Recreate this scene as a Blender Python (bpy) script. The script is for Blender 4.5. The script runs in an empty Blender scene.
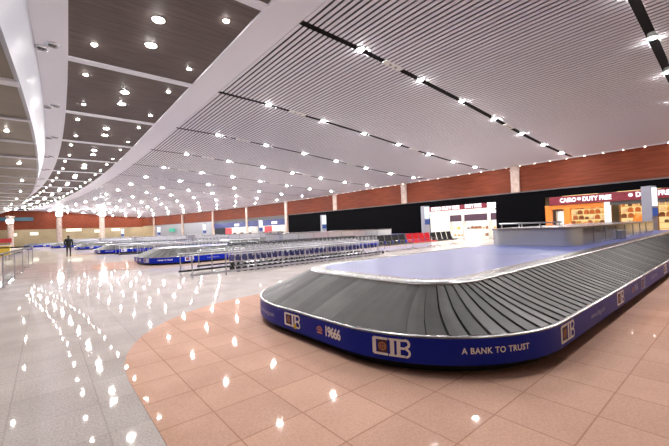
import bpy, bmesh, math, random
from mathutils import Vector, Matrix
random.seed(7)
sc = bpy.context.scene
col = sc.collection
PI = math.pi

# ------------------------------------------------------------------ camera, world, exposure
cam_d = bpy.data.cameras.new('camera'); cam = bpy.data.objects.new('camera', cam_d); col.objects.link(cam)
cam_d.sensor_width = 36.0; cam_d.lens = 348.0 / 669.0 * 36.0; cam_d.clip_start = .05; cam_d.clip_end = 400
hd, pt, rl = math.radians(39.792), math.radians(.901), math.radians(2.119)
F = Vector((math.sin(hd)*math.cos(pt), math.cos(hd)*math.cos(pt), math.sin(pt)))
R0 = Vector((math.cos(hd), -math.sin(hd), 0)); U0 = R0.cross(F)
Rv = R0*math.cos(rl) - U0*math.sin(rl); Uv = Rv.cross(F)
mw = Matrix(((Rv.x, Uv.x, -F.x, 0), (Rv.y, Uv.y, -F.y, 0), (Rv.z, Uv.z, -F.z, 1.5), (0, 0, 0, 1)))
cam.matrix_world = mw
sc.camera = cam
w = bpy.data.worlds.new('world'); sc.world = w; w.use_nodes = True
w.node_tree.nodes['Background'].inputs[0].default_value = (.6, .62, .7, 1)
w.node_tree.nodes['Background'].inputs[1].default_value = .1
sc.view_settings.view_transform = 'Standard'; sc.view_settings.look = 'None'
sc.view_settings.exposure = 0.62; sc.view_settings.gamma = 1.0; sc.view_settings.use_curve_mapping = False
try:
    sc.cycles.use_denoising = True; sc.cycles.max_bounces = 8; sc.cycles.diffuse_bounces = 5
    sc.cycles.glossy_bounces = 4; sc.cycles.sample_clamp_indirect = 8.0; sc.cycles.sample_clamp_direct = 0.0
    sc.cycles.caustics_reflective = False; sc.cycles.caustics_refractive = False
except Exception:
    pass
SLOT_LAMP = 900.0      # radiance of the downlights in the slatted ceiling
BIG_LAMP = 420.0
SMALL_LAMP = 220.0

# ------------------------------------------------------------------ materials
def mat(name, colr, rough=.5, metal=0.0, spec=.5, emit=None, estr=0.0, coat=0.0):
    m = bpy.data.materials.new(name); m.use_nodes = True
    b = m.node_tree.nodes['Principled BSDF']
    b.inputs['Base Color'].default_value = (*colr, 1); b.inputs['Roughness'].default_value = rough
    b.inputs['Metallic'].default_value = metal; b.inputs['Specular IOR Level'].default_value = spec
    b.inputs['Coat Weight'].default_value = coat
    if emit:
        b.inputs['Emission Color'].default_value = (*emit, 1); b.inputs['Emission Strength'].default_value = estr
    return m
def nd(m, t, **kw):
    n = m.node_tree.nodes.new(t)
    for k, v in kw.items(): setattr(n, k, v)
    return n
def lk(m, a, b): m.node_tree.links.new(a, b)
def noise_mix(m, c1, c2, scale, detail=2, stretch=None, lo=.35, hi=.65):
    """base colour varies between c1 and c2 by object space noise"""
    tc = nd(m, 'ShaderNodeTexCoord'); mp = nd(m, 'ShaderNodeMapping'); nz = nd(m, 'ShaderNodeTexNoise'); cr = nd(m, 'ShaderNodeValToRGB')
    lk(m, tc.outputs['Object'], mp.inputs[0]); lk(m, mp.outputs[0], nz.inputs['Vector'])
    if stretch: mp.inputs['Scale'].default_value = stretch
    nz.inputs['Scale'].default_value = scale; nz.inputs['Detail'].default_value = detail
    cr.color_ramp.elements[0].position = lo; cr.color_ramp.elements[0].color = (*c1, 1)
    cr.color_ramp.elements[1].position = hi; cr.color_ramp.elements[1].color = (*c2, 1)
    lk(m, nz.outputs['Fac'], cr.inputs[0]); lk(m, cr.outputs[0], m.node_tree.nodes['Principled BSDF'].inputs['Base Color'])
    return cr
def tiled(name, base, speck, grout, pitch, off, rough, specs, jw=.006, mottled=None):
    """polished stone slabs: fine speckle, a tone per slab and thin joints, all in world metres"""
    m = mat(name, base, rough, 0, specs)
    b = m.node_tree.nodes['Principled BSDF']
    tc = nd(m, 'ShaderNodeTexCoord'); mp = nd(m, 'ShaderNodeMapping'); lk(m, tc.outputs['Object'], mp.inputs[0])
    mp.inputs['Location'].default_value = (-off[0], -off[1], 0)
    br = nd(m, 'ShaderNodeTexBrick'); br.offset = 0.0; br.squash = 1.0
    br.inputs['Scale'].default_value = 1.0; br.inputs['Brick Width'].default_value = pitch; br.inputs['Row Height'].default_value = pitch
    br.inputs['Mortar Size'].default_value = jw; br.inputs['Mortar Smooth'].default_value = .2
    br.inputs['Color1'].default_value = (*base, 1); br.inputs['Color2'].default_value = (*[c*.9 for c in base], 1)
    br.inputs['Mortar'].default_value = (*grout, 1); lk(m, mp.outputs[0], br.inputs['Vector'])
    nz = nd(m, 'ShaderNodeTexNoise'); nz.inputs['Scale'].default_value = 55; nz.inputs['Detail'].default_value = 3
    lk(m, mp.outputs[0], nz.inputs['Vector'])
    cr = nd(m, 'ShaderNodeValToRGB'); cr.color_ramp.elements[0].position = .38; cr.color_ramp.elements[1].position = .62
    cr.color_ramp.elements[0].color = (*speck, 1); cr.color_ramp.elements[1].color = (1, 1, 1, 1)
    lk(m, nz.outputs['Fac'], cr.inputs[0])
    mx = nd(m, 'ShaderNodeMix', data_type='RGBA', blend_type='MULTIPLY'); mx.inputs[0].default_value = 1.0
    lk(m, br.outputs['Color'], mx.inputs[6]); lk(m, cr.outputs[0], mx.inputs[7])
    n2 = nd(m, 'ShaderNodeTexNoise'); n2.inputs['Scale'].default_value = 1.3; n2.inputs['Detail'].default_value = 4
    lk(m, mp.outputs[0], n2.inputs['Vector'])
    c2 = nd(m, 'ShaderNodeValToRGB'); c2.color_ramp.elements[0].position = .3; c2.color_ramp.elements[1].position = .7
    c2.color_ramp.elements[0].color = (.86, .84, .83, 1); c2.color_ramp.elements[1].color = (1, 1, 1, 1)
    lk(m, n2.outputs['Fac'], c2.inputs[0])
    m2 = nd(m, 'ShaderNodeMix', data_type='RGBA', blend_type='MULTIPLY'); m2.inputs[0].default_value = 1.0
    lk(m, mx.outputs[2], m2.inputs[6]); lk(m, c2.outputs[0], m2.inputs[7]); lk(m, m2.outputs[2], b.inputs['Base Color'])
    return m

M = {}
M['terrazzo'] = tiled('polished grey terrazzo', (.68, .63, .61), (.8, .78, .78), (.54, .49, .47), .62, (-.27, .1), .5, 0)
M['orange_tile'] = tiled('polished salmon tile', (.78, .5, .385), (.9, .88, .86), (.52, .3, .22), .535, (1.06, .27), .5, 0)
M['pink_tile'] = tiled('polished pale pink tile', (.7, .54, .47), (.88, .86, .84), (.5, .36, .3), .535, (1.06, .27), .5, 0)
for k_ in ('terrazzo', 'orange_tile', 'pink_tile'):
    b_ = M[k_].node_tree.nodes['Principled BSDF']; b_.inputs['Coat Weight'].default_value = .62; b_.inputs['Coat Roughness'].default_value = .04
M['dark_band'] = mat('dark granite band', (.1, .08, .09), .15)
M['white_ceiling'] = mat('lilac white plaster', (.74, .74, .8), .5)
M['slat'] = mat('white aluminium slat', (.76, .75, .82), .45, 0, .3)
M['void'] = mat('black void above slats', (.012, .01, .012), .9)
M['brown_panel'] = mat('dark taupe ceiling panel', (.115, .09, .083), .6, 0, .2); noise_mix(M['brown_panel'], (.1, .078, .072), (.14, .11, .1), .8, 5, (1, 12, 1))
M['olive_panel'] = mat('olive taupe ceiling panel', (.2, .175, .13), .4); noise_mix(M['olive_panel'], (.18, .155, .115), (.25, .21, .165), .5, 4)
M['fascia'] = mat('satin white fascia', (.4, .42, .48), .3)
M['veneer'] = mat('reddish brown veneer', (.3, .085, .045), .6, 0, .15); noise_mix(M['veneer'], (.13, .028, .013), (.18, .042, .019), 1.2, 5, (1, .6, 9))
M['pillar_stone'] = mat('tan marble', (.5, .37, .3), .4); noise_mix(M['pillar_stone'], (.42, .31, .26), (.6, .47, .4), 2.5, 5)
M['black'] = mat('black glass panel', (.003, .003, .004), .6, 0, .02)
M['grey_wall'] = mat('grey metal cladding', (.3, .31, .34), .4, .3)
M['dark_grey'] = mat('dark grey wall', (.09, .085, .09), .6)
M['beige'] = mat('olive beige wall', (.5, .37, .2), .6); noise_mix(M['beige'], (.27, .21, .12), (.38, .3, .18), .35, 3)
M['teal'] = mat('teal band', (.03, .1, .14), .5)
M['maroon'] = mat('maroon fascia', (.2, .012, .03), .4)
M['navy'] = mat('navy fascia', (.02, .03, .16), .4)
M['red'] = mat('red panel', (.55, .04, .05), .4)
M['white_paint'] = mat('white lacquer', (.8, .8, .76), .4)
M['orange_paint'] = mat('orange lacquer', (.85, .25, .03), .4)
M['wood'] = mat('warm shelf wood', (.35, .16, .06), .5)
M['rim_steel'] = mat('brushed steel rim', (.3, .3, .31), .25, .9)
M['steel'] = mat('brushed stainless steel', (.62, .62, .64), .27, 1.0); noise_mix(M['steel'], (.52, .52, .54), (.7, .7, .72), 3, 3, (1, 1, 14))
M['steel_bright'] = mat('satin steel rail', (.45, .45, .47), .25, .9)
M['sheet_steel'] = mat('pale sheet steel', (.7, .71, .74), .22, .65)
M['tube'] = mat('galvanised tube', (.45, .45, .48), .28, .8)
M['rubber'] = mat('dark grey rubber plate', (.085, .085, .085), .45, 0, .4); noise_mix(M['rubber'], (.03, .03, .03), (.052, .052, .051), 2.2, 6, None, .3, .72)
M['rubber_light_band'] = mat('grey rubber plate with painted light band', (.07, .07, .07), .4, 0, .5); noise_mix(M['rubber_light_band'], (.042, .042, .042), (.078, .078, .076), 2.6, 6, None, .3, .72)  # paler plate tone paints in the light bands across the stepped belt
M['gap'] = mat('black gap', (.004, .004, .004), .8)
M['cib_blue'] = mat('royal blue skirt', (.006, .022, .4), .35, 0, .12)
M['deck_blue'] = mat('periwinkle blue deck sheet', (.085, .108, .31), .3, 0, .45)
M['plinth'] = mat('black plinth', (.006, .006, .006), .6)
M['ink_white'] = mat('white print', (.85, .86, .92), .5)
M['ink_dim'] = mat('pale blue print', (.3, .33, .62), .5)
M['ink_orange'] = mat('orange print', (.62, .25, .16), .5)
M['ink_dark'] = mat('dark print', (.05, .02, .04), .5)
M['ink_yellow'] = mat('yellow sticker', (.75, .55, .03), .5)
M['ad_blue'] = mat('blue advert plate', (.06, .062, .2), .5, 0, .2)
M['tyre'] = mat('black rubber wheel', (.015, .015, .015), .6)
M['seat_black'] = mat('black seat shell', (.014, .014, .016), .55, 0, .2)
M['seat_red'] = mat('red seat shell', (.5, .01, .018), .5, 0, .2)
M['coat'] = mat('black coat', (.008, .008, .01), .8)
M['trouser'] = mat('dark trousers', (.025, .022, .025), .8)
M['skin'] = mat('skin', (.35, .2, .14), .6)
M['hair'] = mat('black hair', (.006, .005, .005), .6)
M['grey_post'] = mat('grey totem body', (.3, .3, .36), .4, .2)
M['yellow'] = mat('yellow laminate', (.8, .55, .08), .5)
g = mat('grey tinted glass', (.6, .63, .63), .03); g.node_tree.nodes['Principled BSDF'].inputs['Transmission Weight'].default_value = 1.0
g.node_tree.nodes['Principled BSDF'].inputs['IOR'].default_value = 1.25
M['glass'] = g
def emi(name, c, s): return mat(name, (.0, .0, .0), .5, emit=c, estr=s)
M['lamp'] = emi('lit lens of slot lamp', (1, .97, .95), SLOT_LAMP)
M['lamp_big'] = emi('lit lens of large lamp', (1, .96, .93), BIG_LAMP)
M['lamp_small'] = emi('lit lens of small lamp', (1, .93, .88), SMALL_LAMP)
M['cornice'] = emi('lit cornice lens', (1, .85, .75), 30)
M['flood'] = emi('lit flood lamp', (.95, .98, 1), 230)
M['screen_white'] = emi('lit white screen', (.85, .92, 1), 1.0)
M['screen_blue'] = emi('lit blue screen', (.06, .15, .6), .35)
M['screen_green'] = emi('lit green screen', (.1, .75, .5), .5)
M['sign_white'] = emi('backlit sign letters', (1, .95, 1), 1.4)
M['sign_bar'] = emi('lit warm sign', (1, .95, .7), 1.5)
M['shop_light'] = emi('shop ceiling light', (1, .97, .9), 8)
M['shop_warm'] = emi('warm shop light', (1, .68, .3), 7)
M['shelf_light'] = emi('backlit shelf', (1, .66, .28), .75)
M['shelf_white'] = emi('backlit white shelf', (1, .97, .9), .8)

# ------------------------------------------------------------------ mesh helpers
class MB:
    def __init__(s): s.v = []; s.f = []; s.m = []
    def face(s, pts, mi=0):
        n = len(s.v); s.v += [tuple(p) for p in pts]; s.f.append(tuple(range(n, n+len(pts)))); s.m.append(mi)
    def grid(s, rows, mi=0, closed=False):
        """rows: list of equally long point rows; joined by quads"""
        n0 = len(s.v); L = len(rows[0])
        for r in rows: s.v += [tuple(p) for p in r]
        for i in range(len(rows)-1):
            for j in range(L if closed else L-1):
                k = (j+1) % L
                s.f.append((n0+i*L+j, n0+i*L+k, n0+(i+1)*L+k, n0+(i+1)*L+j)); s.m.append(mi)
        return s
    def box(s, x0, x1, y0, y1, z0, z1, mi=0, M4=None):
        c = [Vector((x, y, z)) for z in (z0, z1) for x, y in ((x0, y0), (x1, y0), (x1, y1), (x0, y1))]
        if M4: c = [M4 @ p for p in c]
        return s.hexa(c, mi)
    def hexa(s, c, mi=0):
        n = len(s.v); s.v += [tuple(p) for p in c]
        for f in ((3, 2, 1, 0), (4, 5, 6, 7), (0, 1, 5, 4), (1, 2, 6, 5), (2, 3, 7, 6), (3, 0, 4, 7)):
            s.f.append(tuple(n+i for i in f)); s.m.append(mi)
        return s
    def tube(s, pts, r, seg=8, mi=0, caps=True):
        pts = [Vector(p) for p in pts]; rows = []; prev = None
        for i, p in enumerate(pts):
            d = (pts[min(i+1, len(pts)-1)] - pts[max(i-1, 0)]).normalized()
            a = Vector((0, 0, 1)) if abs(d.z) < .9 else Vector((1, 0, 0))
            if prev is not None: a = prev
            u = (a - d*a.dot(d)).normalized(); v = d.cross(u); prev = u
            rr = r[i] if isinstance(r, (list, tuple)) else r
            rows.append([p + (u*math.cos(t*2*PI/seg) + v*math.sin(t*2*PI/seg))*rr for t in range(seg)])
        n0 = len(s.v); s.grid(rows, mi, True)
        if caps:
            s.f.append(tuple(n0+i for i in range(seg))[::-1]); s.m.append(mi)
            e = n0+(len(rows)-1)*seg; s.f.append(tuple(e+i for i in range(seg))); s.m.append(mi)
        return s
    def lathe(s, prof, seg=20, cx=0, cy=0, mi=0):
        rows = [[(cx+r*math.cos(t*2*PI/seg), cy+r*math.sin(t*2*PI/seg), z) for t in range(seg)] for r, z in prof]
        return s.grid(rows, mi, True)
    def disc(s, cx, cy, z, r, seg=20, mi=0, down=True):
        p = [(cx+r*math.cos(t*2*PI/seg), cy+r*math.sin(t*2*PI/seg), z) for t in range(seg)]
        s.face(p[::-1] if down else p, mi); return s
    def build(s, name, mats, parent=None, smooth=False, bevel=0):
        me = bpy.data.meshes.new(name); me.from_pydata(s.v, [], s.f)
        for m in (mats if isinstance(mats, list) else [mats]): me.materials.append(M[m] if isinstance(m, str) else m)
        me.polygons.foreach_set('material_index', s.m)
        me.update()
        bm = bmesh.new(); bm.from_mesh(me)
        bmesh.ops.remove_doubles(bm, verts=bm.verts, dist=1e-5)
        bmesh.ops.recalc_face_normals(bm, faces=bm.faces)
        bm.to_mesh(me); bm.free()
        if smooth:
            me.polygons.foreach_set('use_smooth', [True]*len(me.polygons))
            me.set_sharp_from_angle(angle=math.radians(40))
        o = bpy.data.objects.new(name, me); col.objects.link(o)
        if parent: o.parent = parent
        if bevel:
            b = o.modifiers.new('bevel', 'BEVEL'); b.width = bevel; b.segments = 2; b.limit_method = 'ANGLE'
        return o
def tag(o, label=None, cat=None, group=None, kind=None):
    for k, v in (('label', label), ('category', cat), ('group', group), ('kind', kind)):
        if v: o[k] = v
    return o
def empty(name, loc, rz=0, **kw):
    o = bpy.data.objects.new(name, None); col.objects.link(o); o.location = loc; o.rotation_euler = (0, 0, rz)
    return tag(o, **kw)
KIDS = {}
def copy_tree(o, parent=None):
    kids = [c for c in KIDS.setdefault(o.name, [x for x in col.objects if x.parent == o])]
    c = o.copy(); col.objects.link(c)
    if parent: c.parent = parent
    for k in kids: copy_tree(k, c)
    return c
def struct(mb, name, mats, **kw):
    o = mb.build(name, mats, **kw); o['kind'] = 'structure'; return o
ORD = ['first', 'second', 'third', 'fourth', 'fifth', 'sixth', 'seventh', 'eighth', 'ninth', 'tenth', 'eleventh', 'twelfth', 'thirteenth',
       'fourteenth', 'fifteenth', 'sixteenth', 'seventeenth', 'eighteenth', 'nineteenth', 'twentieth']
TENS = {2: 'twenty', 3: 'thirty', 4: 'forty'}
def nth(i):
    if i < 20: return ORD[i]
    t, u = divmod(i+1, 10)
    return (TENS[t][:-1]+'ieth') if u == 0 else TENS[t]+'-'+ORD[u-1]

# text and flat print as 2D meshes ------------------------------------------------
def text2d(s, size, bold=0.0, space=1.0):
    cu = bpy.data.curves.new('t', 'FONT'); cu.body = s; cu.size = size; cu.offset = bold; cu.align_x = 'CENTER'; cu.align_y = 'CENTER'
    cu.space_character = space; cu.resolution_u = 3
    ob = bpy.data.objects.new('t', cu); col.objects.link(ob)
    dg = bpy.context.evaluated_depsgraph_get(); dg.update()
    me = bpy.data.meshes.new_from_object(ob.evaluated_get(dg))
    v = [(p.co.x, p.co.y) for p in me.vertices]; f = [tuple(p.vertices) for p in me.polygons]
    bpy.data.objects.remove(ob); bpy.data.curves.remove(cu); bpy.data.meshes.remove(me)
    return v, f
def poly2d(pts): return list(pts), [tuple(range(len(pts)))]
def rect2d(x0, x1, y0, y1, nx=3):
    v = []; f = []
    for i in range(nx+1): v += [(x0+(x1-x0)*i/nx, y0), (x0+(x1-x0)*i/nx, y1)]
    for i in range(nx): f.append((2*i, 2*i+2, 2*i+3, 2*i+1))
    return v, f
def ring2d(cx, cy, ra, rb, n=20, a0=0, a1=2*PI):
    v = []; f = []
    for i in range(n+1):
        a = a0+(a1-a0)*i/n; v += [(cx+ra*math.cos(a), cy+ra*math.sin(a)), (cx+rb*math.cos(a), cy+rb*math.sin(a))]
    for i in range(n): f.append((2*i, 2*i+1, 2*i+3, 2*i+2))
    return v, f

# ------------------------------------------------------------------ the hall's plan
YB, YE = -7.0, 95.5
def cv(n, y):
    """x of the hall line that starts at x = n; beyond y = 34 the hall bends away"""
    if n <= 5.71:
        if y > 26: return n - (y-26)**2/(2*(280+45*max(n, 0)/5.7))
        return n - (26-y)**2/540*max(0, 1-max(n, 0)/4.6)
    t = (n-5.7)/23.3
    return n - max(0.0, y-26-8*t)**2/(2*(325-145*t))
ZC = [(5.7, 7.42), (8, 7.35), (11.3, 7.13), (14.3, 6.92), (17.2, 6.67), (20.3, 6.4), (23.3, 6.18), (26.5, 6.03), (29.4, 5.95)]
def zc(n):
    if n <= ZC[0][0]: return ZC[0][1]
    for (a, za), (b, zb) in zip(ZC, ZC[1:]):
        if n <= b: return za+(zb-za)*(n-a)/(b-a)
    return ZC[-1][1]
SLOTS = [1.75] + [8.05+6.13*k for k in range(15)]
BEAMS = [2.0] + [8.1+6.13*k for k in range(15)]
def ysamp(y0, y1):
    n = max(1, int((y1-y0)/3)+1)
    return [y0+(y1-y0)*i/n for i in range(n+1)]
def strip(mb, n0, n1, y0, y1, z0, z1, mi=0):
    """slab between two hall lines"""
    ys = ysamp(y0, y1); rows = []
    for y in ys:
        rows.append([(cv(n0, y), y, z0 if not callable(z0) else z0(n0)), (cv(n1, y), y, z0 if not callable(z0) else z0(n1)),
                     (cv(n1, y), y, z1 if not callable(z1) else z1(n1)), (cv(n0, y), y, z1 if not callable(z1) else z1(n0))])
    b = len(mb.v); mb.grid(rows, mi, True)
    e = b+4*(len(ys)-1)
    mb.f += [(b, b+1, b+2, b+3), (e+3, e+2, e+1, e)]; mb.m += [mi, mi]

# floor
b = MB(); b.box(-14, 34, YB-1, YE+1, -.2, 0); struct(b, 'floor', 'terrazzo')
def pad(x0, y0, y1, x1, r):
    p = [(x1, y0), (x1, y1)]
    for i in range(13): a = PI/2 + i*PI/24; p.append((x0+r+r*math.cos(a), y1-r+r*math.sin(a)))
    for i in range(13): a = PI + i*PI/24; p.append((x0+r+r*math.cos(a), y0+r+r*math.sin(a)))
    m = MB(); m.face([(x, y, .004) for x, y in p]); n = len(p)
    for i in range(n):
        a, c = p[i], p[(i+1) % n]; m.face([(a[0], a[1], 0), (c[0], c[1], 0), (c[0], c[1], .004), (a[0], a[1], .004)])
    return m
CAR = [(2.64, 1.4), (3.75, 18.3), (3.5, 35.6), (2.9, 53.0), (.6, 70.0), (-3.2, 86.5)]
for i, (x, y) in enumerate(CAR[:5]):
    struct(pad(x-2.0, y-(3.4 if i == 0 else 1.2), y+6.2, 28.6-(0 if i < 3 else i*1.6), 3.4 if i == 0 else 3.2), 'floor', 'orange_tile' if i == 0 else 'pink_tile')
b = MB()
for k in range(9): b.box(-12, -1.3+k*.042, 12.4+k*1.45, 12.9+k*1.45, 0, .003)
struct(b, 'floor', 'dark_band')

# slatted ceiling -------------------------------------------------------------
b = MB(); strip_z = lambda n: zc(n)+.16
ns = [5.7]+[z[0] for z in ZC[1:-1]]+[29.3]
for a, c in zip(ns, ns[1:]): strip(b, a, c, YB, YE, strip_z, lambda n: zc(n)+.3)
ceil = struct(b, 'ceiling', 'void')
b = MB(); edges = [YB]+SLOTS+[YE]; PITCH = .186
k = 0; n = 5.74
while n+.14 < 29.05:
    for i in range(len(edges)-1):
        y0 = edges[i] + (.12 if i else 0); y1 = edges[i+1] - (.12 if i < len(edges)-2 else 0)
        if y1 > YE: y1 = YE
        if y0 >= y1: continue
        strip(b, n, n+.115, y0, y1, zc, lambda q: zc(q)+.02)
    n += PITCH
o = b.build('slats', 'slat', ceil)
# white border, cross beams, band, panels of the high middle bay
b = MB(); strip(b, 4.62, 5.7, YB, YE, 7.40, 7.75); struct(b, 'ceiling', 'white_ceiling')
b = MB(); strip(b,   .15, .9, YB, YE, 7.40, 7.75); struct(b, 'ceiling', 'white_ceiling')
for i, y in enumerate(BEAMS):
    if y > YE: continue
    b = MB(); x0, x1 = cv(.88, y), cv(4.64, y); b.box(x0, x1, y-.14, y+.14, 7.41, 7.55)
    b.box(x0, x1, y-.055, y+.055, 7.405, 7.411); struct(b, 'beam', 'white_ceiling')
b = MB(); strip(b, .88, 4.64, YB, YE, 7.47, 7.7); struct(b, 'ceiling', 'brown_panel')
# fascia down to the low left ceiling
b = MB(); ys = ysamp(YB, YE); rows = []
for y in ys:
    x = cv(.15, y); rows.append([(x, y, 7.75), (x, y, 7.40)] + [(x-.35*math.sin(a*PI/16), y, 7.40-1.3*(a/8.0)) for a in range(1, 9)] + [(x-.45, y, 6.1), (x-.45, y, 7.75)])
b.grid(rows, 0, True); struct(b, 'ceiling', 'fascia', smooth=True)
b = MB(); strip(b, -9.5, -.22, YB, YE, 6.14, 6.4); struct(b, 'ceiling', 'olive_panel')
for k in range(23):
    y = 1.5+4.06*k; wd = .2 if k % 3 == 0 else .1
    b = MB(); b.box(-14, cv(-.22, y), y-wd, y+wd, 6.06, 6.2); struct(b, 'beam', 'white_ceiling')

# walls -----------------------------------------------------------------------
def wpt(y): return cv(29, y)
def wseg(mb, y0, y1, z0, z1, inset=0.0, th=.25, mi=0):
    ys = ysamp(y0, y1); rows = []
    for y in ys:
        x = wpt(y)-inset; rows.append([(x, y, z0), (x+th, y, z0), (x+th, y, z1), (x, y, z1)])
    n = len(mb.v); mb.grid(rows, mi, True); e = n+4*(len(ys)-1)
    mb.f += [(n, n+1, n+2, n+3), (e+3, e+2, e+1, e)]; mb.m += [mi, mi]
b = MB(); wseg(b, YB, YE, 3.85, 6.3); struct(b, 'wall_right', 'veneer')
b = MB(); wseg(b, YB, YE, 3.78, 3.87, .06, .3); struct(b, 'trim_1', 'dark_grey')
b = MB(); wseg(b, YB, YE, 5.9, 5.99, .1, .3); struct(b, 'trim_2', 'white_ceiling')
P = [12.0, 23.2, 34.5, 45.8, 57.1, 68.4, 79.7, 91.0]
# lower wall pieces around the shop openings
for y0, y1, z0, z1, mm in ((YB, -.6, 0, 3.8, 'black'), (-.6, 10.0, 3.25, 3.8, 'black'), (10.0, 13.7, 0, 3.8, 'black'), (13.7, 20.3, 3.2, 3.8, 'black'),
                           (20.3, 45.4, 0, 3.8, 'black'), (45.4, 68.4, 3.25, 3.8, 'dark_grey'), (68.4, 91, 0, 3.8, 'grey_wall'), (91, YE, 0, 3.8, 'beige')):
    b = MB(); wseg(b, y0, y1, z0, z1, -.01 if mm != 'beige' else 0, .2); struct(b, 'wall_right', mm)
b = MB(); b.box(-14, wpt(YE)+.5, YE, YE+.3, 3.6, 7.9); struct(b, 'wall_back', 'veneer')
b = MB(); b.box(-14, wpt(YE)+.5, YE-.02, YE+.3, 0, 3.6); struct(b, 'wall_back', 'beige')
b = MB(); b.box(-14, -1.8, YE-.3, YE-.02, 5.4, 6.1); struct(b, 'trim_3', 'teal')
b = MB(); b.box(-40, 40, YE+.3, YE+.5, 5, 8); struct(b, 'wall_back', 'void')
b = MB(); b.box(-14.2, -14, YB, YE, 0, 6.6); struct(b, 'wall_left', 'beige')
b = MB(); b.box(-14, 34, YB-.2, YB, 0, 8); struct(b, 'wall_front', 'beige')

# pillars
for i, y in enumerate(P):
    x = wpt(y); b = MB()
    z0 = 3.85 if i < 3 else 0
    b.box(x-.16, x+.1, y-.32, y+.32, z0, 5.95); b.box(x-.2, x+.1, y-.36, y+.36, 5.6, 5.68)
    struct(b, 'pillar', 'pillar_stone')
for j, (x, y) in enumerate(((2.3, 91.5), (8.9, 84.0), (-5.0, 90.0))):
    t = 6.1 if x < -4 else 7.4
    b = MB(); b.lathe([(.55, 0), (.55, .1), (.46, .2), (.46, t-.6), (.6, t-.3), (.7, t)], 20, x, y)
    struct(b, 'pillar', 'pillar_stone', smooth=True)
# cornice lights above the veneer band
proto = empty('cornice_light', (wpt(2.0)-.2, 2.0, 5.86))
bz = MB(); bz.lathe([(.05, .08), (.075, .05), (.075, 0), (.055, 0)], 12); bz.build('housing', 'white_paint', proto, smooth=True)
bz = MB(); bz.disc(0, 0, .004, .045, 12); bz.build('lens', 'cornice', proto)
N_COR = 40
for i in range(N_COR):
    o = proto if i == 0 else copy_tree(proto)
    y = 2.0+1.06*i; o.location = (wpt(y)-.2, y, 5.86)
    tag(o, 'tiny cornice light above the brown wall band, %s from the orange shop end' % nth(i), 'cornice light', 'cornice lights along the brown wall band')

# ------------------------------------------------------------------ ceiling lamps
def lamp(name, r, lens):
    o = empty(name, (0, 0, 0))
    m = MB(); m.lathe([(r*1.05, .16), (r*1.12, .1), (r*1.3, .012), (r*1.3, -.008), (r*1.02, -.008), (r*1.02, .004)], 18); m.build('housing', 'white_paint', o, smooth=True)
    m = MB(); m.lathe([(r, .003), (r*.85, -.018), (r*.45, -.03), (r*.02, -.034)], 18); m.build('lens', lens, o, smooth=True)
    return o
slotlamp = lamp('slot_downlight', .105, 'lamp'); biglamp = lamp('large_downlight', .14, 'lamp_big'); smalllamp = lamp('small_downlight', .07, 'lamp_small')
used = set()
def place(proto, loc, label, cat, group):
    o = proto if proto.name not in used else copy_tree(proto)
    used.add(proto.name); o.location = loc; tag(o, label, cat, group); return o
LN = [8.1, 11.3, 14.3, 17.3, 20.5, 23.6, 26.8]
for i, y in enumerate(SLOTS):
    if y > YE-.5: continue
    for j, n in enumerate(LN):
        place(slotlamp, (cv(n, y), y, zc(n)+.01), 'bright downlight in the %s black ceiling slot, %s from the white border' % (nth(i), nth(j)), 'ceiling light', 'downlights in the slatted ceiling slots')
for i, y in enumerate(BEAMS[:-1]):
    if y > YE-6: continue
    for j, (n, dy) in enumerate(((2.72, 2.25), (2.82, 3.8))):
        place(biglamp, (cv(n, y+dy), y+dy, 7.47), 'large bright downlight in the %s brown ceiling panel, %s of the central pair' % (nth(i), ('nearer', 'farther')[j]), 'ceiling light', 'paired downlights in the brown panels')
    for j, (n, dy) in enumerate(((1.4, 1.2), (1.5, 4.75), (4.1, 1.2), (4.15, 4.75))):
        place(smalllamp, (cv(n, y+dy), y+dy, 7.47), 'small downlight in the %s brown ceiling panel, %s' % (nth(i), ('nearer corner by the wide white band', 'farther corner by the wide white band', 'nearer corner by the slats', 'farther corner by the slats')[j]), 'ceiling light', 'corner downlights in the brown panels')
for i in range(12):
    y = 3.4+8.12*i+.4
    place(smalllamp, (cv(-1.1, y), y, 6.14), 'small downlight in the low olive ceiling, %s from the camera end' % nth(i), 'ceiling light', 'downlights in the low olive ceiling')
# air nozzles on the white band
proto = empty('air_nozzle', (0, 0, 0))
for cx_, cy_ in ((-.14, .2), (.12, -.2)):
    m = MB(); m.lathe([(.19, 0), (.19, -.02), (.15, -.05), (.11, -.03)], 16, cx_, cy_); m.build('nozzle_ring', 'sheet_steel', proto, smooth=True)
for cx_, cy_ in ((-.14, .2), (.12, -.2)):
    m = MB(); m.lathe([(.11, -.028), (.08, -.06), (.02, -.06)], 12, cx_, cy_); m.build('nozzle_core', 'dark_grey', proto, smooth=True)
for i in range(7):
    y = 13.6+6.13*i
    place(proto, (cv(.42, y), y, 7.398), 'pair of round air nozzles on the wide white ceiling band, %s from the camera' % nth(i), 'air nozzle', 'air nozzles on the ceiling band')
# service plates in the slots
proto = empty('service_plate', (0, 0, 0))
m = MB(); m.box(-.45, .45, -.115, .115, -.01, .03); m.build('plate', 'white_paint', proto)
m = MB(); m.lathe([(.05, -.012), (.05, -.018), (.001, -.018)], 12, -.13, 0); m.lathe([(.05, -.012), (.05, -.018), (.001, -.018)], 12, .15, 0); m.build('speaker_hole', 'dark_grey', proto)
for i, y in enumerate(SLOTS[:8]):
    for j, n in enumerate((9.7, 18.9)):
        o = place(proto, (cv(n, y), y, zc(n)+.01), 'pale service plate with two round holes in the %s black ceiling slot, %s along' % (nth(i), ('first', 'second')[j]), 'service plate', 'service plates in the ceiling slots')
        o.rotation_euler = (0, math.atan(.07), 0)

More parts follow.
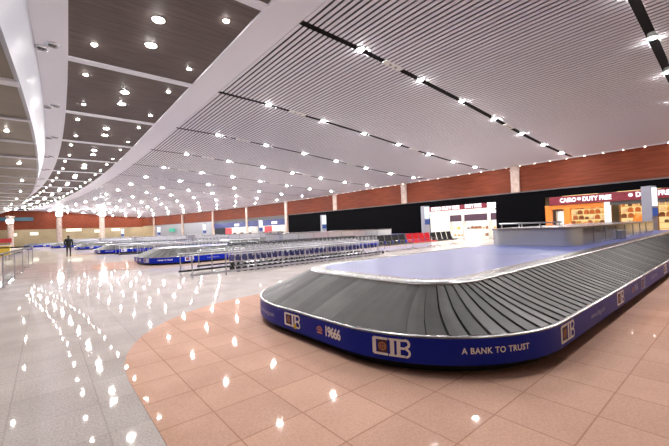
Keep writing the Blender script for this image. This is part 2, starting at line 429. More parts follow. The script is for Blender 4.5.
# ------------------------------------------------------------------ baggage carousel
LX, LY, RO, BW = 23.2, 5.2, 1.4, .9
RN = 1.68; QN = RN*PI/2                      # near corner of the rounded end
RF = 2.06                                    # the far corner of the rounded end is wider
LS, LE, LB, LR = LX-RO-RN, LY-RN-RF, LX-RO-RF, LY-2*RO; QC = RO*PI/2; QF = RF*PI/2
PER = LS+LE+LB+LR+QN+2*QC+QF
def path(s):
    """outer edge: position and inward normal, running along the front to the rounded end and round the back"""
    s %= PER
    if s < LS: return (LX-RO-s, 0.0), (0.0, 1.0)
    s -= LS
    if s < QN: a = s/RN; n = (math.sin(a), math.cos(a)); return (RN-RN*n[0], RN-RN*n[1]), n
    s -= QN
    if s < LE: return (0.0, RN+s), (1.0, 0.0)
    s -= LE
    if s < QF: a = s/RF; n = (math.cos(a), -math.sin(a)); return (RF-RF*n[0], LY-RF-RF*n[1]), n
    s -= QF
    if s < LB: return (RF+s, LY), (0.0, -1.0)
    s -= LB
    if s < QC: a = s/RO; n = (-math.sin(a), -math.cos(a)); return (LX-RO-RO*n[0], LY-RO-RO*n[1]), n
    s -= QC
    if s < LR: return (LX, LY-RO-s), (-1.0, 0.0)
    s -= LR
    a = s/RO; n = (-math.cos(a), math.sin(a)); return (LX-RO-RO*n[0], RO-RO*n[1]), n
def pp(s, d, z): (x, y), n = path(s); return (x+n[0]*d, y+n[1]*d, z)
def ssamp():
    out = []; s = 0
    for L, k in ((LS, 6), (QN, 16), (LE, 3), (QF, 16), (LB, 6), (QC, 14), (LR, 3), (QC, 14)):
        out += [s+L*i/k for i in range(k)]; s += L
    return out
SS = ssamp()
def loop(prof, mi=0):
    m = MB(); rows = [[pp(s, d, z) for s in SS] for d, z in prof]; m.grid(rows, mi, True); return m
def print_on(parts, s0, zc_, off=.0025):
    m = MB()
    for (v, f) in parts:
        n = len(m.v); m.v += [pp(s0-x, -off-.03, zc_+y) for x, y in v]; m.f += [tuple(n+i for i in q) for q in f]; m.m += [0]*len(f)
    return m
def buildraw(mb, name, mt, parent):
    me = bpy.data.meshes.new(name); me.from_pydata(mb.v, [], mb.f); me.materials.append(M[mt]); me.update()
    o = bpy.data.objects.new(name, me); col.objects.link(o); o.parent = parent; return o
def logo(car, s0, k=1.0, white='ink_white', sticker=False):
    h = .1*k; root = buildraw(print_on([
        rect2d(-.215*k, -.045*k, h-.028*k, h), rect2d(-.215*k, -.045*k, -h, -h+.028*k), rect2d(-.23*k, -.185*k, -h+.012*k, h-.012*k, 1),
        # the slab I
        rect2d(-.035*k, .055*k, h-.022*k, h, 2), rect2d(-.035*k, .055*k, -h, -h+.022*k, 2), rect2d(-.018*k, .03*k, -h, h, 1),
        # the B: stem, bars and two bowls
        rect2d(.058*k, .1*k, -h, h, 1), rect2d(.05*k, .15*k, h-.026*k, h, 2), rect2d(.07*k, .15*k, -.013*k, .013*k, 2), rect2d(.05*k, .15*k, -h, -h+.026*k, 2),
        ring2d(.15*k, h/2, h/2-.022*k, h/2+.006*k, 10, -PI/2, PI/2), ring2d(.155*k, -h/2, h/2-.02*k, h/2+.004*k, 10, -PI/2, PI/2)], s0, .25), 'logo', white, car)
    buildraw(print_on([rect2d(-.165*k, -.05*k, -h+.032*k, h-.032*k)], s0, .25, .0015), 'logo_field', 'ink_dark', root)
    cx = -.108*k; r = .046*k
    buildraw(print_on([ring2d(cx, 0, r-.007*k, r+.001*k, 20), rect2d(cx-.003*k, cx+.003*k, -r, r, 1), rect2d(cx-r, cx+r, -.003*k, .003*k, 1),
                       ring2d(cx-.055*k, 0, .032*k, .037*k, 8, -.7, .7), ring2d(cx+.055*k, 0, .032*k, .037*k, 8, PI-.7, PI+.7),
                       rect2d(cx-.036*k, cx+.036*k, .021*k, .025*k, 1), rect2d(cx-.036*k, cx+.036*k, -.025*k, -.021*k, 1)], s0, .25, .0035), 'globe_mark', 'ink_orange', root)
    if sticker:
        buildraw(print_on([ring2d(.075*k, -.075*k, 0, .042*k, 16)], s0, .25, .005), 'sticker', 'ink_yellow', root)
    return root
def belt_mesh():
    m = MB(); pitch = .205; n = round(PER/pitch); pitch = PER/n; T = [0, .12, .3, .5, .7, .88, 1]
    for i in range(n):
        s0 = i*pitch
        def row(ds, dz):
            out = []
            for t in T:
                sweep = .05*math.sin(PI*t)-.03*t
                z = .388+.362*t-.008*math.sin(PI*t)+dz
                out.append(pp(s0+ds+sweep, BW*t, z))
            return out
        onc = LS-.5 < s0 < LS+QN*.5
        g_ = .024 if onc else (.007 if LS+QN*.5 <= s0 < LS+QN+LE+QF else .013)
        m.grid([row(-g_*.2, -.03), row(0, .0), row(pitch*.5, .0085), row(pitch-g_, .013), row(pitch-g_, -.03)], random.choice((0, 0, 2)))
        m.grid([row(pitch-g_, -.028), row(pitch, -.028)], 1)
    return m
def make_carousel():
    car = empty('baggage_carousel', (0, 0, 0))
    loop([(.1, .0), (.1, .16)]).build('plinth', 'plinth', car)
    loop([(.02, .105), (-.03, .11), (-.03, .37), (0, .37), (.02, .365), (.02, .105)]).build('side_panel', 'cib_blue', car, smooth=True)
    loop([(-.032, .37), (-.037, .376), (-.034, .388), (-.02, .394), (0, .394), (.006, .388), (.006, .37), (-.032, .37)]).build('bumper_rail', 'steel_bright', car, smooth=True)
    o = belt_mesh().build('conveyor_belt', ['rubber', 'gap', 'rubber_light_band'], car)
    loop([(.02, .2), (.0, .355)]).build('belt_base', 'gap', car)
    loop([(BW-.02, .70), (BW-.02, .765), (BW, .782), (BW+.03, .786), (BW+.24, .79), (BW+.26, .786), (BW+.26, .7)]).build('inner_rim', 'rim_steel', car, smooth=True)
    # deck: flat sheet with two joints
    m = MB(); pts = [pp(s, BW+.25, .784) for s in SS]; m.face(pts)
    m.build('deck', 'deck_blue', car)
    for x in (5.2, 9.4):
        m = MB(); m.box(x, x+.012, BW+.3, LY-BW-.3, .782, .7855); m.build('deck_joint_and_glint', 'sheet_steel', car)
    for k in range(9):  # white reflections on the deck, laid on as thin pale strips
        m = MB(); m.box(12.6+k*.9, 12.62+k*.9, BW+.28, BW+.85, .782, .787); m.build('deck_joint_and_glint', 'sheet_steel', car)
    # print on the skirt, reading from the viewer's left to right
    logo(car, LS+1.99, .93); logo(car, LS+QN+1.04, .9, sticker=True)
    s19 = text2d('19666', .15, .006, .85)
    def tel(s0, mt='ink_white'):
        o = buildraw(print_on([( [(x*.92+.08, y*1.1) for x, y in s19[0]], s19[1])], s0, .25), 'phone_number', mt, car)
        buildraw(print_on([ring2d(-.17, -.02, .045, .062, 10, .1, PI-.1), ring2d(-.17, -.015, .012, .03, 8), rect2d(-.225, -.115, -.05, -.032)], s0, .25), 'phone_mark', 'ink_orange', o)
    tel(LS+QN+.25)
    bt = text2d('A BANK TO TRUST', .093, .0022, 1.08)
    wdt = max(x for x, y in bt[0])-min(x for x, y in bt[0])
    bt = ([(x*.71/wdt, y*.9) for x, y in bt[0]], bt[1])
    buildraw(print_on([bt], LS+.96, .25), 'slogan', 'ink_white', car)
    url = text2d('www.cibeg.com', .1, .001, 1.0)
    buildraw(print_on([url], LS+QN+1.86, .24), 'web_address', 'ink_dim', car)
    xs = LX-RO
    logo(car, xs-1.86, 1.0, 'ink_white'); buildraw(print_on([url], xs-3.05, .245), 'web_address', 'ink_dim', car)
    logo(car, xs-4.3, 1.0, 'ink_white'); tel(xs-5.35, 'ink_dim'); logo(car, xs-6.1, 1.0, 'ink_dim')
    buildraw(print_on([bt], xs-7.2, .245), 'slogan', 'ink_dim', car)
    logo(car, xs-8.7, 1.0, 'ink_white'); logo(car, xs-11.5, 1.0, 'ink_white'); buildraw(print_on([bt], xs-13.2, .245), 'slogan', 'ink_dim', car)
    return car
proto = make_carousel()
CL = ['large baggage carousel with grey rubber belt and blue printed skirt, closest to camera',
      'baggage carousel with blue skirt behind the luggage trolley pen', 'baggage carousel with blue skirt, third along the hall from camera',
      'baggage carousel with blue skirt, fourth along the hall from camera', 'small distant baggage carousel, fifth along the hall', 'farthest baggage carousel, last one before the end wall']
for i, (x, y) in enumerate(CAR):
    o = proto if i == 0 else copy_tree(proto)
    o.location = (x, y, 0); tag(o, CL[i], 'baggage carousel', 'baggage carousels along the hall')
    if i > 2: o.scale = (.85-.06*(i-3), 1, 1)
# stainless feed housing on each deck
def rrect(x0, x1, y0, y1, r, n=6):
    p = []
    for cx, cy, a in ((x1-r, y1-r, 0), (x0+r, y1-r, 90), (x0+r, y0+r, 180), (x1-r, y0+r, 270)):
        for i in range(n+1): t = math.radians(a+90*i/n); p.append((cx+r*math.cos(t), cy+r*math.sin(t)))
    return p
h = empty('feed_housing', (0, 0, 0))
m = MB(); p = rrect(0, 11.2, 0, 2.45, .45)
m.grid([[(x, y, z) for x, y in p] for z in (0, .5)], 0, True); m.face([(x, y, .5) for x, y in p]); m.build('housing_body', 'sheet_steel', h, smooth=True)
m = MB(); p2 = rrect(-.03, 11.23, -.03, 2.48, .48); m.grid([[(x, y, z) for x, y in p2] for z in (.47, .52)], 0, True); m.face([(x, y, .52) for x, y in p2]); m.build('top_edge', 'steel_bright', h)
m = MB()
for y in (.5, 1.0, 1.5, 2.1): m.tube([(.2, y, .51), (.2, y, .66)], .018, 6)
m.tube([(.2, .45, .66), (.2, 2.15, .66)], .022, 6); m.tube([(.2, 2.15, .66), (1.6, 2.15, .66), (1.6, 2.15, .51)], .022, 6)
m.build('guard_rail', 'tube', h)
for k in range(1, 8):
    m = MB(); m.box(k*1.3, k*1.3+.03, -.012, .01, .02, .47); m.build('panel_joint', 'steel_bright', h)
HL = ['stainless steel feed housing standing on the blue deck of the closest carousel', 'stainless feed housing on the carousel behind the trolley pen', 'stainless feed housing on the third carousel',
      'stainless feed housing on the fourth carousel', 'stainless feed housing on the fifth carousel', 'stainless feed housing on the farthest carousel']
for i, (x, y) in enumerate(CAR):
    o = h if i == 0 else copy_tree(h)
    o.location = (x+8.2*(1 if i < 3 else .8), y+1.55, .786); tag(o, HL[i], 'feed housing', 'feed housings on the carousels')
    if i > 2: o.scale = (.8, 1, 1)
# small grey box on the near deck
m = MB(); m.box(-.28, .28, -.18, .18, 0, .26); m.box(-.3, .3, -.2, .2, .26, .29); m.box(-.08, .08, -.2, -.18, .08, .14)
o = m.build('control_box', 'grey_post', bevel=.01); o.location = (15.2, 3.0, .786); tag(o, 'small grey control box on the blue deck beside the steel housing', 'control box')

# ------------------------------------------------------------------ trolley pens
def pen(name, org, rz, length, black, label):
    o = empty(name, org, rz); n = int(length/1.2)+1
    tag(o, label, 'pen railing', 'railings of the trolley pens')
    for k in range(n):
        m = MB(); m.tube([(k*1.2, 0, .02), (k*1.2, 0, .78)], .022, 8); m.lathe([(.06, 0), (.06, .012), (.03, .02)], 10, k*1.2, 0); m.disc(k*1.2, 0, .0, .06, 10)
        m.build('post', 'tube', o, smooth=True)
    m = MB(); m.tube([(-.05, 0, .78), (n*1.2-1.15, 0, .78)], .022, 8); m.build('top_rail', 'tube', o, smooth=True)
    m = MB(); m.box(-.08, n*1.2-1.1, -.05, -.02, .09, .16); m.build('bumper_bar', 'plinth' if black else 'tube', o)
    return o
A = math.radians(3.2)
pen('pen_railing', (3.75, 12.0, 0), A, 10.0, False, 'low tubular railing with steel bumper on the camera side of the trolley row')
pen('pen_railing', (3.82, 13.55, 0), A, 10.0, True, 'low tubular railing with black bumper bar between the two trolley rows')
pen('pen_railing', (5.0, 15.1, 0), A, 10.0, True, 'low tubular railing farthest from the camera, behind both trolley rows')
def trolley():
    o = empty('luggage_trolley', (0, 0, 0))
    m = MB()
    for s in (-1, 1):
        m.tube([(-.42, .14*s, .16), (.2, .27*s, .17), (.38, .27*s, .2), (.5, .27*s, .98), (.47, .27*s, 1.02)], .016, 6)
        m.tube([(.32, .27*s, .17), (.3, .27*s, .07)], .02, 6)
    for x, yy in ((-.42, .14), (-.2, .185), (.02, .23), (.24, .27)): m.tube([(x, -yy, .165), (x, yy, .165)], .012, 6)
    m.tube([(.42, -.27, .5), (.42, .27, .5)], .012, 6)
    m.build('frame', 'tube', o, smooth=True)
    m = MB()
    for z, dx in ((.66, 0), (.78, .02)): m.tube([(.46+dx, -.25, z), (.22, -.23, z+.02), (.22, .23, z+.02), (.46+dx, .25, z)], .008, 5)
    for k in range(5): m.tube([(.22, -.2+.1*k, .8), (.22, -.2+.1*k, .66), (.44, -.2+.1*k, .64)], .006, 5)
    m.build('basket', 'tube', o)
    m = MB(); m.tube([(.47, -.28, 1.02), (.47, .28, 1.02)], .024, 8); m.build('handle', 'seat_black', o, smooth=True)
    m = MB(); m.box(.425, .445, -.2, .2, .4, .56); m.build('advert_plate', 'ad_blue', o)
    for x, y, r in ((-.36, 0, .085), (.3, -.27, .1), (.3, .27, .1)):
        m = MB(); rows = [[(x+rr*math.cos(t*2*PI/12), y+dy, r+rr*math.sin(t*2*PI/12)) for t in range(12)] for rr, dy in ((.01, -.02), (r, -.02), (r, .02), (.01, .02))]
        m.grid(rows, 0, True); m.build('wheel', 'tyre', o)
    return o
proto = trolley(); first = True
rowinfo = ((5.9, 12.8, 31, 'front'), (6.6, 14.35, 28, 'rear'))
for rx, ry, cnt, nm in rowinfo:
    for k in range(cnt):
        o = proto if first else copy_tree(proto); first = False
        x = rx+.275*k
        o.location = (x, ry+.055*(x-rx)+random.uniform(-.03, .03), 0); o.rotation_euler = (0, 0, A+PI+random.uniform(-.04, .04))
        tag(o, 'nested luggage trolley in the %s row of the pen, %s from the open end' % (nm, nth(k)), 'luggage trolley', 'nested luggage trolleys in the %s row' % nm)
# trolley pens farther down the hall, before the third carousel
pen('pen_railing', (4.3, 30.6, 0), A, 12.0, True, 'distant tubular railing of the pen before the third carousel, camera side')
pen('pen_railing', (4.3, 32.4, 0), A, 12.0, True, 'distant tubular railing of the pen before the third carousel, far side')
for k in range(24):
    o = copy_tree(proto); x = 6.2+.33*k; o.location = (x, 31.5+.055*(x-6.2), 0); o.rotation_euler = (0, 0, A+PI)
    tag(o, 'distant luggage trolley in the pen before the third carousel, %s from its open end' % nth(k), 'luggage trolley', 'distant nested luggage trolleys')

# ------------------------------------------------------------------ beam seating
def bench(mt, n, loc, rz, label):
    o = empty('seat_bench', loc, rz, label=label, cat='bench', group='beam seats along the second carousel')
    m = MB(); m.box(-.1, n*.66+.1, -.03, .03, .34, .4); m.build('beam', 'steel', o)
    for x in (.3, n*.66-.3):
        m = MB(); m.tube([(x, -.28, .02), (x, 0, .1), (x, 0, .34)], .022, 6); m.tube([(x, .28, .02), (x, 0, .1)], .022, 6)
        m.lathe([(.03, 0), (.03, .02), (.01, .03)], 8, x, -.28); m.lathe([(.03, 0), (.03, .02), (.01, .03)], 8, x, .28); m.build('leg', 'steel', o, smooth=True)
    for k in range(n):
        x = k*.66+.33; m = MB(); rows = []
        prof = [(-.27, .4), (-.24, .43), (-.05, .425), (.12, .42), (.2, .45), (.26, .6), (.31, .8), (.35, .97), (.37, .98)]
        for y, z in prof:
            rows.append([(x+u*.29, y-.02*(abs(u)**2)*(1 if z > .5 else 0), z+.02*u*u) for u in (-1, -.6, 0, .6, 1)])
        m.grid(rows); rows2 = [[(a, b_+.008, c-.018) for a, b_, c in r] for r in rows]; m.grid(rows2)
        so = m.build('seat', mt, o, smooth=True)
    for k in range(n+1):
        x = k*.66; m = MB(); m.tube([(x, .12, .4), (x, .16, .62), (x, -.16, .62), (x, -.14, .42)], .016, 6); m.build('armrest', 'steel', o, smooth=True)
    return o
for mt, x, y, lb in (('seat_black', 15.1, 13.95, 'bench of four black airport seats closest to the trolley pen'), ('seat_red', 17.85, 14.0, 'bench of four bright red airport seats between two black benches'),
                     ('seat_black', 20.6, 14.05, 'bench of four black airport seats in front of the white lit shop')):
    bench(mt, 4, (x, y, 0), .02, lb)

# ------------------------------------------------------------------ screen totems
def totem_proto():
    o = empty('screen_totem', (0, 0, 0))
    m = MB(); m.box(-.3, .3, -.36, .36, 0, .05); m.build('base', 'grey_post', o, bevel=.01)
    m = MB(); m.box(-.24, .24, -.3, .3, .05, 3.25); m.build('post', 'grey_post', o, bevel=.02)
    m = MB(); m.box(-.27, -.24, -.27, .27, 2.1, 3.15); m.build('upper_screen', 'screen_white', o)
    m = MB(); m.box(-.27, -.24, -.27, .27, 1.55, 2.0); m.build('lower_screen', 'screen_blue', o)
    return o
proto = totem_proto()
for i, (x, y, rz, lb) in enumerate(((26.6, 3.75, 1.32, 'grey screen totem in front of the orange duty free shop'), (27.0, 19.3, 1.32, 'grey screen totem beside the white lit shop'),
                                (27.0, 34.6, 1.32, 'grey screen totem against the black wall'), (25.6, 48.6, 1.32, 'screen totem before the blue fascia shops, closer one'),
                                (22.9, 65.5, 1.32, 'screen totem before the blue fascia shops, farther one'), (18.5, 80, 1.2, 'screen totem before the grey wall'), (13.5, 91, 1.3, 'farthest screen totem near the end wall corner'))):
    o = proto if i == 0 else copy_tree(proto); o.location = (x, y, 0); o.rotation_euler = (0, 0, rz); tag(o, lb, 'screen totem', 'screen totems along the shop wall')

# ------------------------------------------------------------------ shops in the long wall
def yztext(s, size, x, yc, z, name, mt, parent, bold=.01, width=None):
    v, f = text2d(s, size, bold)
    k = width/(max(a for a, _ in v)-min(a for a, _ in v)) if width else 1
    m = MB(); m.v = [(x, yc-a*k, z+c) for a, c in v] + [(x+.04, yc-a*k, z+c) for a, c in v]; n = len(v)
    m.f = list(f)+[tuple(n+i for i in q)[::-1] for q in f]; m.m = [0]*len(m.f)
    return buildraw(m, name, mt, parent)
def shop_shell(y0, y1, depth, mt, zt):
    x = 29.0; b = MB()
    b.box(x+depth, x+depth+.15, y0, y1, 0, zt); b.box(x+.25, x+depth, y0-.1, y0, 0, zt); b.box(x+.25, x+depth, y1, y1+.1, 0, zt); b.box(x+.25, x+depth+.15, y0-.1, y1+.1, zt, zt+.1)
    struct(b, 'wall_right', mt)
def shelf_unit(loc, wy, hz, nsh, label, mt, back, group):
    o = empty('shelf_unit', loc, label=label, cat='shelf unit', group=group)
    m = MB(); m.box(0, .4, 0, .04, 0, hz); m.box(0, .4, wy-.04, wy, 0, hz); m.box(0, .4, .04, wy-.04, hz-.05, hz); m.build('carcass', mt, o)
    m = MB(); m.box(.36, .39, .04, wy-.04, .1, hz-.05); m.build('back_panel', back, o)
    for k in range(nsh):
        m = MB(); z = .3+(hz-.5)*k/(nsh-1) if nsh > 1 else .5; m.box(.02, .36, .04, wy-.04, z-.02, z); m.build('shelf', mt, o)
    return o
# orange duty free shop
shop_shell(-.6, 10.0, 3.2, 'dark_grey', 3.3)
sg = empty('shop_sign', (28.9, 0, 0), label='long maroon sign with white letters above the orange duty free shop', cat='shop sign')
m = MB(); m.box(-.08, .1, .2, 9.6, 2.62, 3.2); m.build('sign_board', 'maroon', sg)
yztext('CAIRO', .42, -.13, 8.4, 2.9, 'sign_lettering', 'sign_white', sg, .012, 1.0)
yztext('DUTY FREE', .42, -.13, 6.72, 2.9, 'sign_lettering', 'sign_white', sg, .012, 1.6)
yztext('DUTY FREE', .42, -.13, 3.8, 2.93, 'sign_lettering', 'sign_white', sg, .012, 1.75)
for y in (7.72, 4.93):
    m = MB(); m.tube([(-.14, y, 2.95), (-.1, y, 2.95)], .11, 12); m.build('sign_emblem', 'sign_white', sg)
fr = empty('entrance_portal', (28.95, 0, 0), label='orange lacquered shop front frame under the maroon sign', cat='shop entrance')
m = MB(); m.box(0, .3, 9.55, 9.95, 0, 2.6); m.build('frame_post', 'orange_paint', fr)
m = MB(); m.box(0, .3, 8.35, 8.75, 0, 2.3); m.build('frame_post', 'orange_paint', fr)
m = MB(); m.box(0, .3, 6.35, 9.6, 2.3, 2.6); m.build('frame_header', 'orange_paint', fr)
m = MB(); m.box(-.05, .3, 6.05, 6.35, 0, 2.6); m.build('lit_post', 'shelf_white', fr)
m = MB(); m.box(0, .2, 0, 6.05, 2.38, 2.6); m.build('frame_header', 'dark_grey', fr)
for k in range(3):
    m = MB(); m.box(30.2, 30.9, .4+3.3*k, 2.6+3.3*k, 3.2, 3.26); tag(m.build('shop_light', 'shop_warm'), 'warm ceiling light panel inside the orange duty free shop, %s from its open end' % nth(k), 'shop light', 'ceiling lights of the orange shop')
pal = [('p_white', (.8, .78, .7)), ('p_gold', (.75, .45, .1)), ('p_red', (.5, .16, .06)), ('p_cream', (.8, .6, .35)), ('p_brown', (.25, .1, .04)), ('p_orange', (.85, .3, .05)), ('p_black', (.16, .08, .04))]
for n_, c_ in pal: M[n_] = mat(n_, c_, .4)
def product_box(w_, d_, h_, mt):
    m = MB(); m.box(-d_/2, d_/2, -w_/2, w_/2, 0, h_*.8); m.box(-d_*.35, d_*.35, -w_*.3, w_*.3, h_*.8, h_)
    return m.build('product_pack', mt, bevel=.006)
packs = [product_box(random.uniform(.14, .3), .2, random.uniform(.18, .32), n_) for n_, _ in pal]
pu = set()
def stock(x, y0, y1, zs, lab, grp):
    c = 0
    for si, z in enumerate(zs):
        y = y0+.12; k = 0
        while y < y1-.1:
            p = random.choice(packs); o = p if p.name not in pu else p.copy()
            if p.name not in pu: pu.add(p.name)
            else: col.objects.link(o)
            o.location = (x, y, z); tag(o, '%s, shelf %s, %s along' % (lab, ('low', 'middle', 'upper', 'top')[si], nth(k)), 'product pack', grp)
            y += random.uniform(.3, .42); k += 1
units = ((.2, 'first unit from the wall end'), (2.2, 'second unit from the wall end'), (4.2, 'third unit from the wall end'), (6.5, 'unit behind the orange header'))
for y, lb in units:
    shelf_unit((31.4, y, 0), 1.85 if y < 6 else 2.7, 2.5, 6, 'backlit duty free shelf unit, '+lb, 'wood', 'shelf_light', 'shelf units in the orange shop')
    stock(31.58, y+.05, y+(1.8 if y < 6 else 2.65), [.3+2.0*k/5 for k in range(2, 6)], 'duty free pack in the '+lb, 'packs on the duty free shelves')
shelf_unit((29.9, 8.85, 0), .7, 2.2, 4, 'narrow bright white shelf unit between the orange posts', 'white_paint', 'shelf_white', 'shelf units in the orange shop')
m = MB(); m.box(-.35, .35, -.6, .6, 0, 1.0); m.box(-.4, .4, -.65, .65, 1.0, 1.06); o = m.build('display_counter', 'white_paint', bevel=.01); o.location = (29.8, 7.3, 0); tag(o, 'white display counter below the orange header', 'counter')
m = MB(); m.lathe([(.02, 1.0), (.3, 1.06), (.42, 1.3), (.36, 1.6), (.15, 1.75), (.01, 1.76)], 18); m.lathe([(.3, 0), (.3, .95), (.1, 1.0), (.01, 1.0)], 16)
o = m.build('round_display', 'orange_paint', smooth=True); o.location = (29.7, 4.6, 0); tag(o, 'round orange display drum in the duty free shop', 'display')
# white shop
shop_shell(13.7, 20.3, 2.6, 'white_paint', 3.25)
sg = empty('shop_sign', (28.9, 0, 0), label='maroon and white lit sign above the white shop', cat='shop sign')
m = MB(); m.box(-.06, .1, 14.4, 20.2, 2.78, 3.2); m.build('sign_board', 'maroon', sg)
yztext('CAIRO DUTY FREE', .42, -.11, 18.4, 3.0, 'sign_lettering', 'sign_white', sg, .02, 3.0)
yztext('DUTY FREE', .42, -.11, 15.6, 3.02, 'sign_lettering', 'sign_white', sg, .02, 1.5)
m = MB(); m.box(-.05, .2, 13.75, 20.25, 2.55, 2.75); tag(m.build('shop_header', 'white_paint'), 'white header beam below the sign of the white shop', 'shop header').location = (28.95, 0, 0)
for k in range(3):
    m = MB(); m.box(29.5, 31.2, 14.2+2.1*k, 15.7+2.1*k, 3.18, 3.24); tag(m.build('shop_light', 'shop_light'), 'bright ceiling light panel inside the white shop, %s from the corner' % nth(k), 'shop light', 'ceiling lights of the white shop')
for y, w_, lb in ((13.85, 1.3, 'narrow end unit'), (15.3, 2.4, 'wide middle unit'), (17.85, 1.4, 'third unit')):
    shelf_unit((30.9, y, 0), w_, 2.45, 4, 'bright white shelf unit in the white shop, '+lb, 'white_paint', 'shelf_white', 'shelf units in the white shop')
    m = MB(); m.box(-.03, 0, .08, w_-.08, 0, .62); m.box(-.04, 0, .08, w_-.08, 0, .02)
    o = m.build('advert_picture', 'ink_dark'); o.location = (30.88, y, 1.75); tag(o, 'dark advert picture on the white shelf unit, '+lb, 'advert picture', 'advert pictures in the white shop')
    stock(31.05, y+.05, y+w_-.1, [.3, .3+1.95/3], 'pack in the white shop, '+lb, 'packs in the white shop')
m = MB(); m.box(-.3, .3, -.8, .8, 0, .95); m.box(-.34, .34, -.84, .84, .95, 1.0); o = m.build('display_counter', 'white_paint', bevel=.01); o.location = (29.7, 16.0, 0); tag(o, 'low white display counter in the white shop', 'counter')
# distant shops with navy fascia
for i, (y0, y1) in enumerate(((46.2, 56.7), (57.5, 68.0))):
    ys = (y0, y1); xa, xb = wpt(y0), wpt(y1); b = MB()
    def sheet(off, a, c, z0, z1, th=.1):
        pa = (xa+(xb-xa)*(a-y0)/(y1-y0)+off, a); pc = (xa+(xb-xa)*(c-y0)/(y1-y0)+off, c)
        return [Vector((pa[0], pa[1], z0)), Vector((pa[0]+th, pa[1], z0)), Vector((pc[0]+th, pc[1], z0)), Vector((pc[0], pc[1], z0)),
                Vector((pa[0], pa[1], z1)), Vector((pa[0]+th, pa[1], z1)), Vector((pc[0]+th, pc[1], z1)), Vector((pc[0], pc[1], z1))]
    b.hexa(sheet(2.2, y0, y1, 0, 3.2)); b.hexa(sheet(.2, y0, y1, 3.15, 3.2, 2.0)); struct(b, 'wall_right', 'white_paint')
    nm = ('closer', 'farther')[i]
    s_ = empty('shop_sign', (0, 0, 0), label='navy fascia sign of the %s distant shop' % nm, cat='shop sign', group='navy fascia signs of the distant shops')
    m = MB(); m.hexa(sheet(-.1, y0, y1, 2.35, 3.3)); m.build('sign_board', 'navy', s_)
    m = MB(); m.hexa(sheet(-.14, y0+2, y0+3.4, 2.6, 3.0, .04)); m.build('sign_panel', 'sign_white', s_)
    m = MB(); m.hexa(sheet(1.0, y0+1, y1-1, 3.05, 3.1, .8)); tag(m.build('shop_light', 'shop_light'), 'ceiling light strip inside the %s distant shop' % nm, 'shop light', 'ceiling lights of the distant shops')
    m = MB(); m.hexa(sheet(-.05, y0+3.6+i, y0+5.6+i, 0, 2.3)); tag(m.build('advert_banner', 'red'), 'red advert panel in front of the %s distant shop' % nm, 'advert panel', 'red advert panels of the distant shops')
    for k in range(4):
        a = y0+1.0+k*2.4
        m = MB(); m.hexa(sheet(1.7, a, a+1.2, 0, 1.8, .3)); m.hexa(sheet(1.65, a+.1, a+1.1, 1.0, 1.4, .05), 1)
        tag(m.build('display_case', ['white_paint', 'dark_grey']), 'display case inside the %s distant shop, %s from camera' % (nm, nth(k)), 'display case', 'display cases of the distant shops')
# green display and grey metal doors on the grey wall, lit signs on the end wall
m = MB(); m.box(0, .1, 0, 2.4, 2.1, 2.9); o = m.build('display_screen', 'screen_green'); o.location = (wpt(83)-.3, 82, 0); o.rotation_euler = (0, 0, .2); tag(o, 'green lit display on the grey wall far away', 'display screen')
for i, (x0, x1, z) in enumerate(((-5.6, -4.4, 2.6), (-2.3, -1.1, 2.7), (3.6, 6.2, 3.3), (8.7, 9.8, 2.9), (12.0, 13.6, 3.1))):
    s_ = empty('lit_sign', (0, 0, 0), label='lit horizontal sign on the beige end wall, %s from the low ceiling side' % nth(i), cat='lit sign', group='lit signs on the end wall')
    m = MB(); m.box(x0-.06, x1+.06, YE-.1, YE-.03, z-.31, z+.31); m.build('sign_case', 'white_paint', s_)
    m = MB(); m.box(x0, x1, YE-.13, YE-.1, z-.25, z+.25); m.build('sign_face', 'sign_bar', s_)
# flood lamps on the free standing pillars
for i, (x, y, t) in enumerate(((2.3, 91.5, 6.5), (8.9, 84.0, 6.1), (-5.0, 90.0, 5.1))):
    s_ = empty('flood_lamp', (x, y, t), label='dazzling flood lamp near the top of the %s far pillar' % ('middle', 'right-side', 'left-side')[i], cat='flood lamp', group='flood lamps on the far pillars')
    m = MB(); m.box(-.5, .5, -.98, -.74, -.35, .35); m.build('housing', 'grey_post', s_, bevel=.02)
    m = MB(); m.tube([(0, -.74, 0), (0, -.48, 0)], .06, 8); m.build('bracket', 'grey_post', s_)
    m = MB(); m.box(-.46, .46, -1.02, -.98, -.31, .31); m.build('lens', 'flood', s_)

# ------------------------------------------------------------------ glass balustrade and desk at the left
bl = empty('glass_balustrade', (0, 0, 0), label='glass balustrade with dark handrail at the edge of the hall, left of the walking person', cat='balustrade')
p0, p1 = Vector((-1.16, 12.0, 0)), Vector((-.6, 28.3, 0)); nseg = 5
for k in range(nseg+1):
    p = p0.lerp(p1, k/nseg); m = MB(); m.tube([(p.x, p.y, 0), (p.x, p.y, 1.06)], .025, 8); m.lathe([(.06, .0), (.06, .015), (.03, .02)], 10, p.x, p.y); m.build('post', 'steel', bl, smooth=True)
for k in range(nseg):
    a = p0.lerp(p1, (k+.06)/nseg); c = p0.lerp(p1, (k+.94)/nseg); m = MB()
    m.hexa([Vector((a.x-.006, a.y, .08)), Vector((a.x+.006, a.y, .08)), Vector((c.x+.006, c.y, .08)), Vector((c.x-.006, c.y, .08)), Vector((a.x-.006, a.y, 1.0)), Vector((a.x+.006, a.y, 1.0)), Vector((c.x+.006, c.y, 1.0)), Vector((c.x-.006, c.y, 1.0))])
    m.build('glass_pane', 'glass', bl)
m = MB(); m.tube([(p0.x, p0.y, 1.08), (p1.x, p1.y, 1.08), (p1.x-6, p1.y+.4, 1.08)], .035, 8); m.build('handrail', 'seat_black', bl, smooth=True)
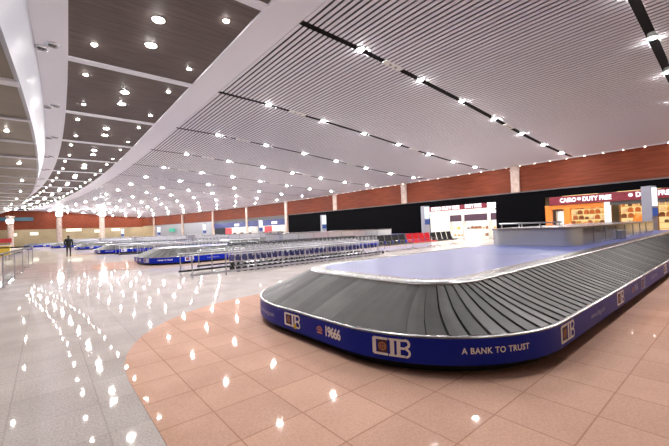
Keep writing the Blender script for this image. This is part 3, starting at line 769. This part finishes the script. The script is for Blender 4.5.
for k in range(1, 4):
    a = Vector((p1.x-2.0*k, p1.y+.133*k, 0)); m = MB(); m.tube([(a.x, a.y, 0), (a.x, a.y, 1.06)], .025, 8); m.build('post', 'steel', bl, smooth=True)
dk = empty('information_desk', (-5.2, 46, 0), label='yellow desk with red canopy far away beyond the glass balustrade', cat='desk')
m = MB(); m.box(-2.6, 2.6, -.5, .5, 0, 1.0); m.build('counter', 'yellow', dk, bevel=.02)
m = MB(); m.box(-2.7, 2.7, -.6, .6, 1.0, 1.07); m.build('desk_top', 'white_paint', dk)
m = MB(); m.box(-2.7, 2.7, .3, .6, 1.3, 1.7); m.build('canopy', 'red', dk)
for x in (-2.5, 2.5):
    m = MB(); m.box(x-.05, x+.05, .4, .5, 1.07, 1.3); m.build('canopy_post', 'steel', dk)

# ------------------------------------------------------------------ walking person
def skin(name, verts, edges, radii, mt, parent, sub=1):
    me = bpy.data.meshes.new(name); bm = bmesh.new(); lay = bm.verts.layers.skin.verify(); vs = []
    for p, r in zip(verts, radii):
        v = bm.verts.new(p); v[lay].radius = r if isinstance(r, tuple) else (r, r); vs.append(v)
    vs[0][lay].use_root = True
    for a, c in edges: bm.edges.new((vs[a], vs[c]))
    bm.to_mesh(me); bm.free(); me.materials.append(M[mt])
    o = bpy.data.objects.new(name, me); col.objects.link(o); o.parent = parent
    s_ = o.modifiers.new('skin', 'SKIN'); s_.use_smooth_shade = True
    d = o.modifiers.new('sub', 'SUBSURF'); d.levels = sub+1; d.render_levels = sub+1
    return o
pr = empty('person', (1.45, 35.2, 0), -.1, label='person in a black coat and dark trousers walking away across the shiny floor', cat='person')
V_ = [(0, 0, .95), (0, 0, 1.12), (0, .01, 1.3), (0, .02, 1.42), (0, .02, 1.5), (0, .03, 1.6), (0, .03, 1.7),
      (.09, 0, .9), (.1, .12, .5), (.1, .06, .1), (.1, .18, .04),
      (-.09, 0, .9), (-.1, -.02, .48), (-.1, -.26, .14), (-.1, -.17, .04),
      (.19, .01, 1.4), (.25, -.06, 1.14), (.24, .04, .9), (.24, .07, .82),
      (-.19, .01, 1.4), (-.25, .05, 1.14), (-.22, .2, .93), (-.21, .24, .86)]
E_ = [(0, 1), (1, 2), (2, 3), (3, 4), (4, 5), (5, 6), (0, 7), (7, 8), (8, 9), (9, 10), (0, 11), (11, 12), (12, 13), (13, 14), (3, 15), (15, 16), (16, 17), (17, 18), (3, 19), (19, 20), (20, 21), (21, 22)]
r_ = [(.14, .1), (.13, .1), (.15, .1), (.1, .08), .05, .085, .075, .09, .06, .042, .035, .09, .06, .042, .035, .06, .045, .035, .035, .06, .045, .035, .035]
skin('body', V_, E_, r_, 'trouser', pr)
skin('coat', [(0, 0, .86), (0, 0, 1.1), (0, .01, 1.3), (0, .02, 1.42), (.19, .01, 1.4), (.26, -.06, 1.14), (.245, .03, .94), (-.19, .01, 1.4), (-.26, .05, 1.14), (-.225, .18, .96)],
     [(0, 1), (1, 2), (2, 3), (3, 4), (4, 5), (5, 6), (3, 7), (7, 8), (8, 9)], [(.2, .16), (.18, .14), (.19, .14), (.13, .11), .085, .068, .055, .085, .068, .055], 'coat', pr)
skin('head', [(0, .03, 1.53), (0, .035, 1.63), (0, .03, 1.7)], [(0, 1), (1, 2)], [.06, .085, .07], 'skin', pr)
skin('hair', [(0, .0, 1.6), (0, .01, 1.68), (0, .03, 1.725)], [(0, 1), (1, 2)], [.08, .092, .07], 'hair', pr)
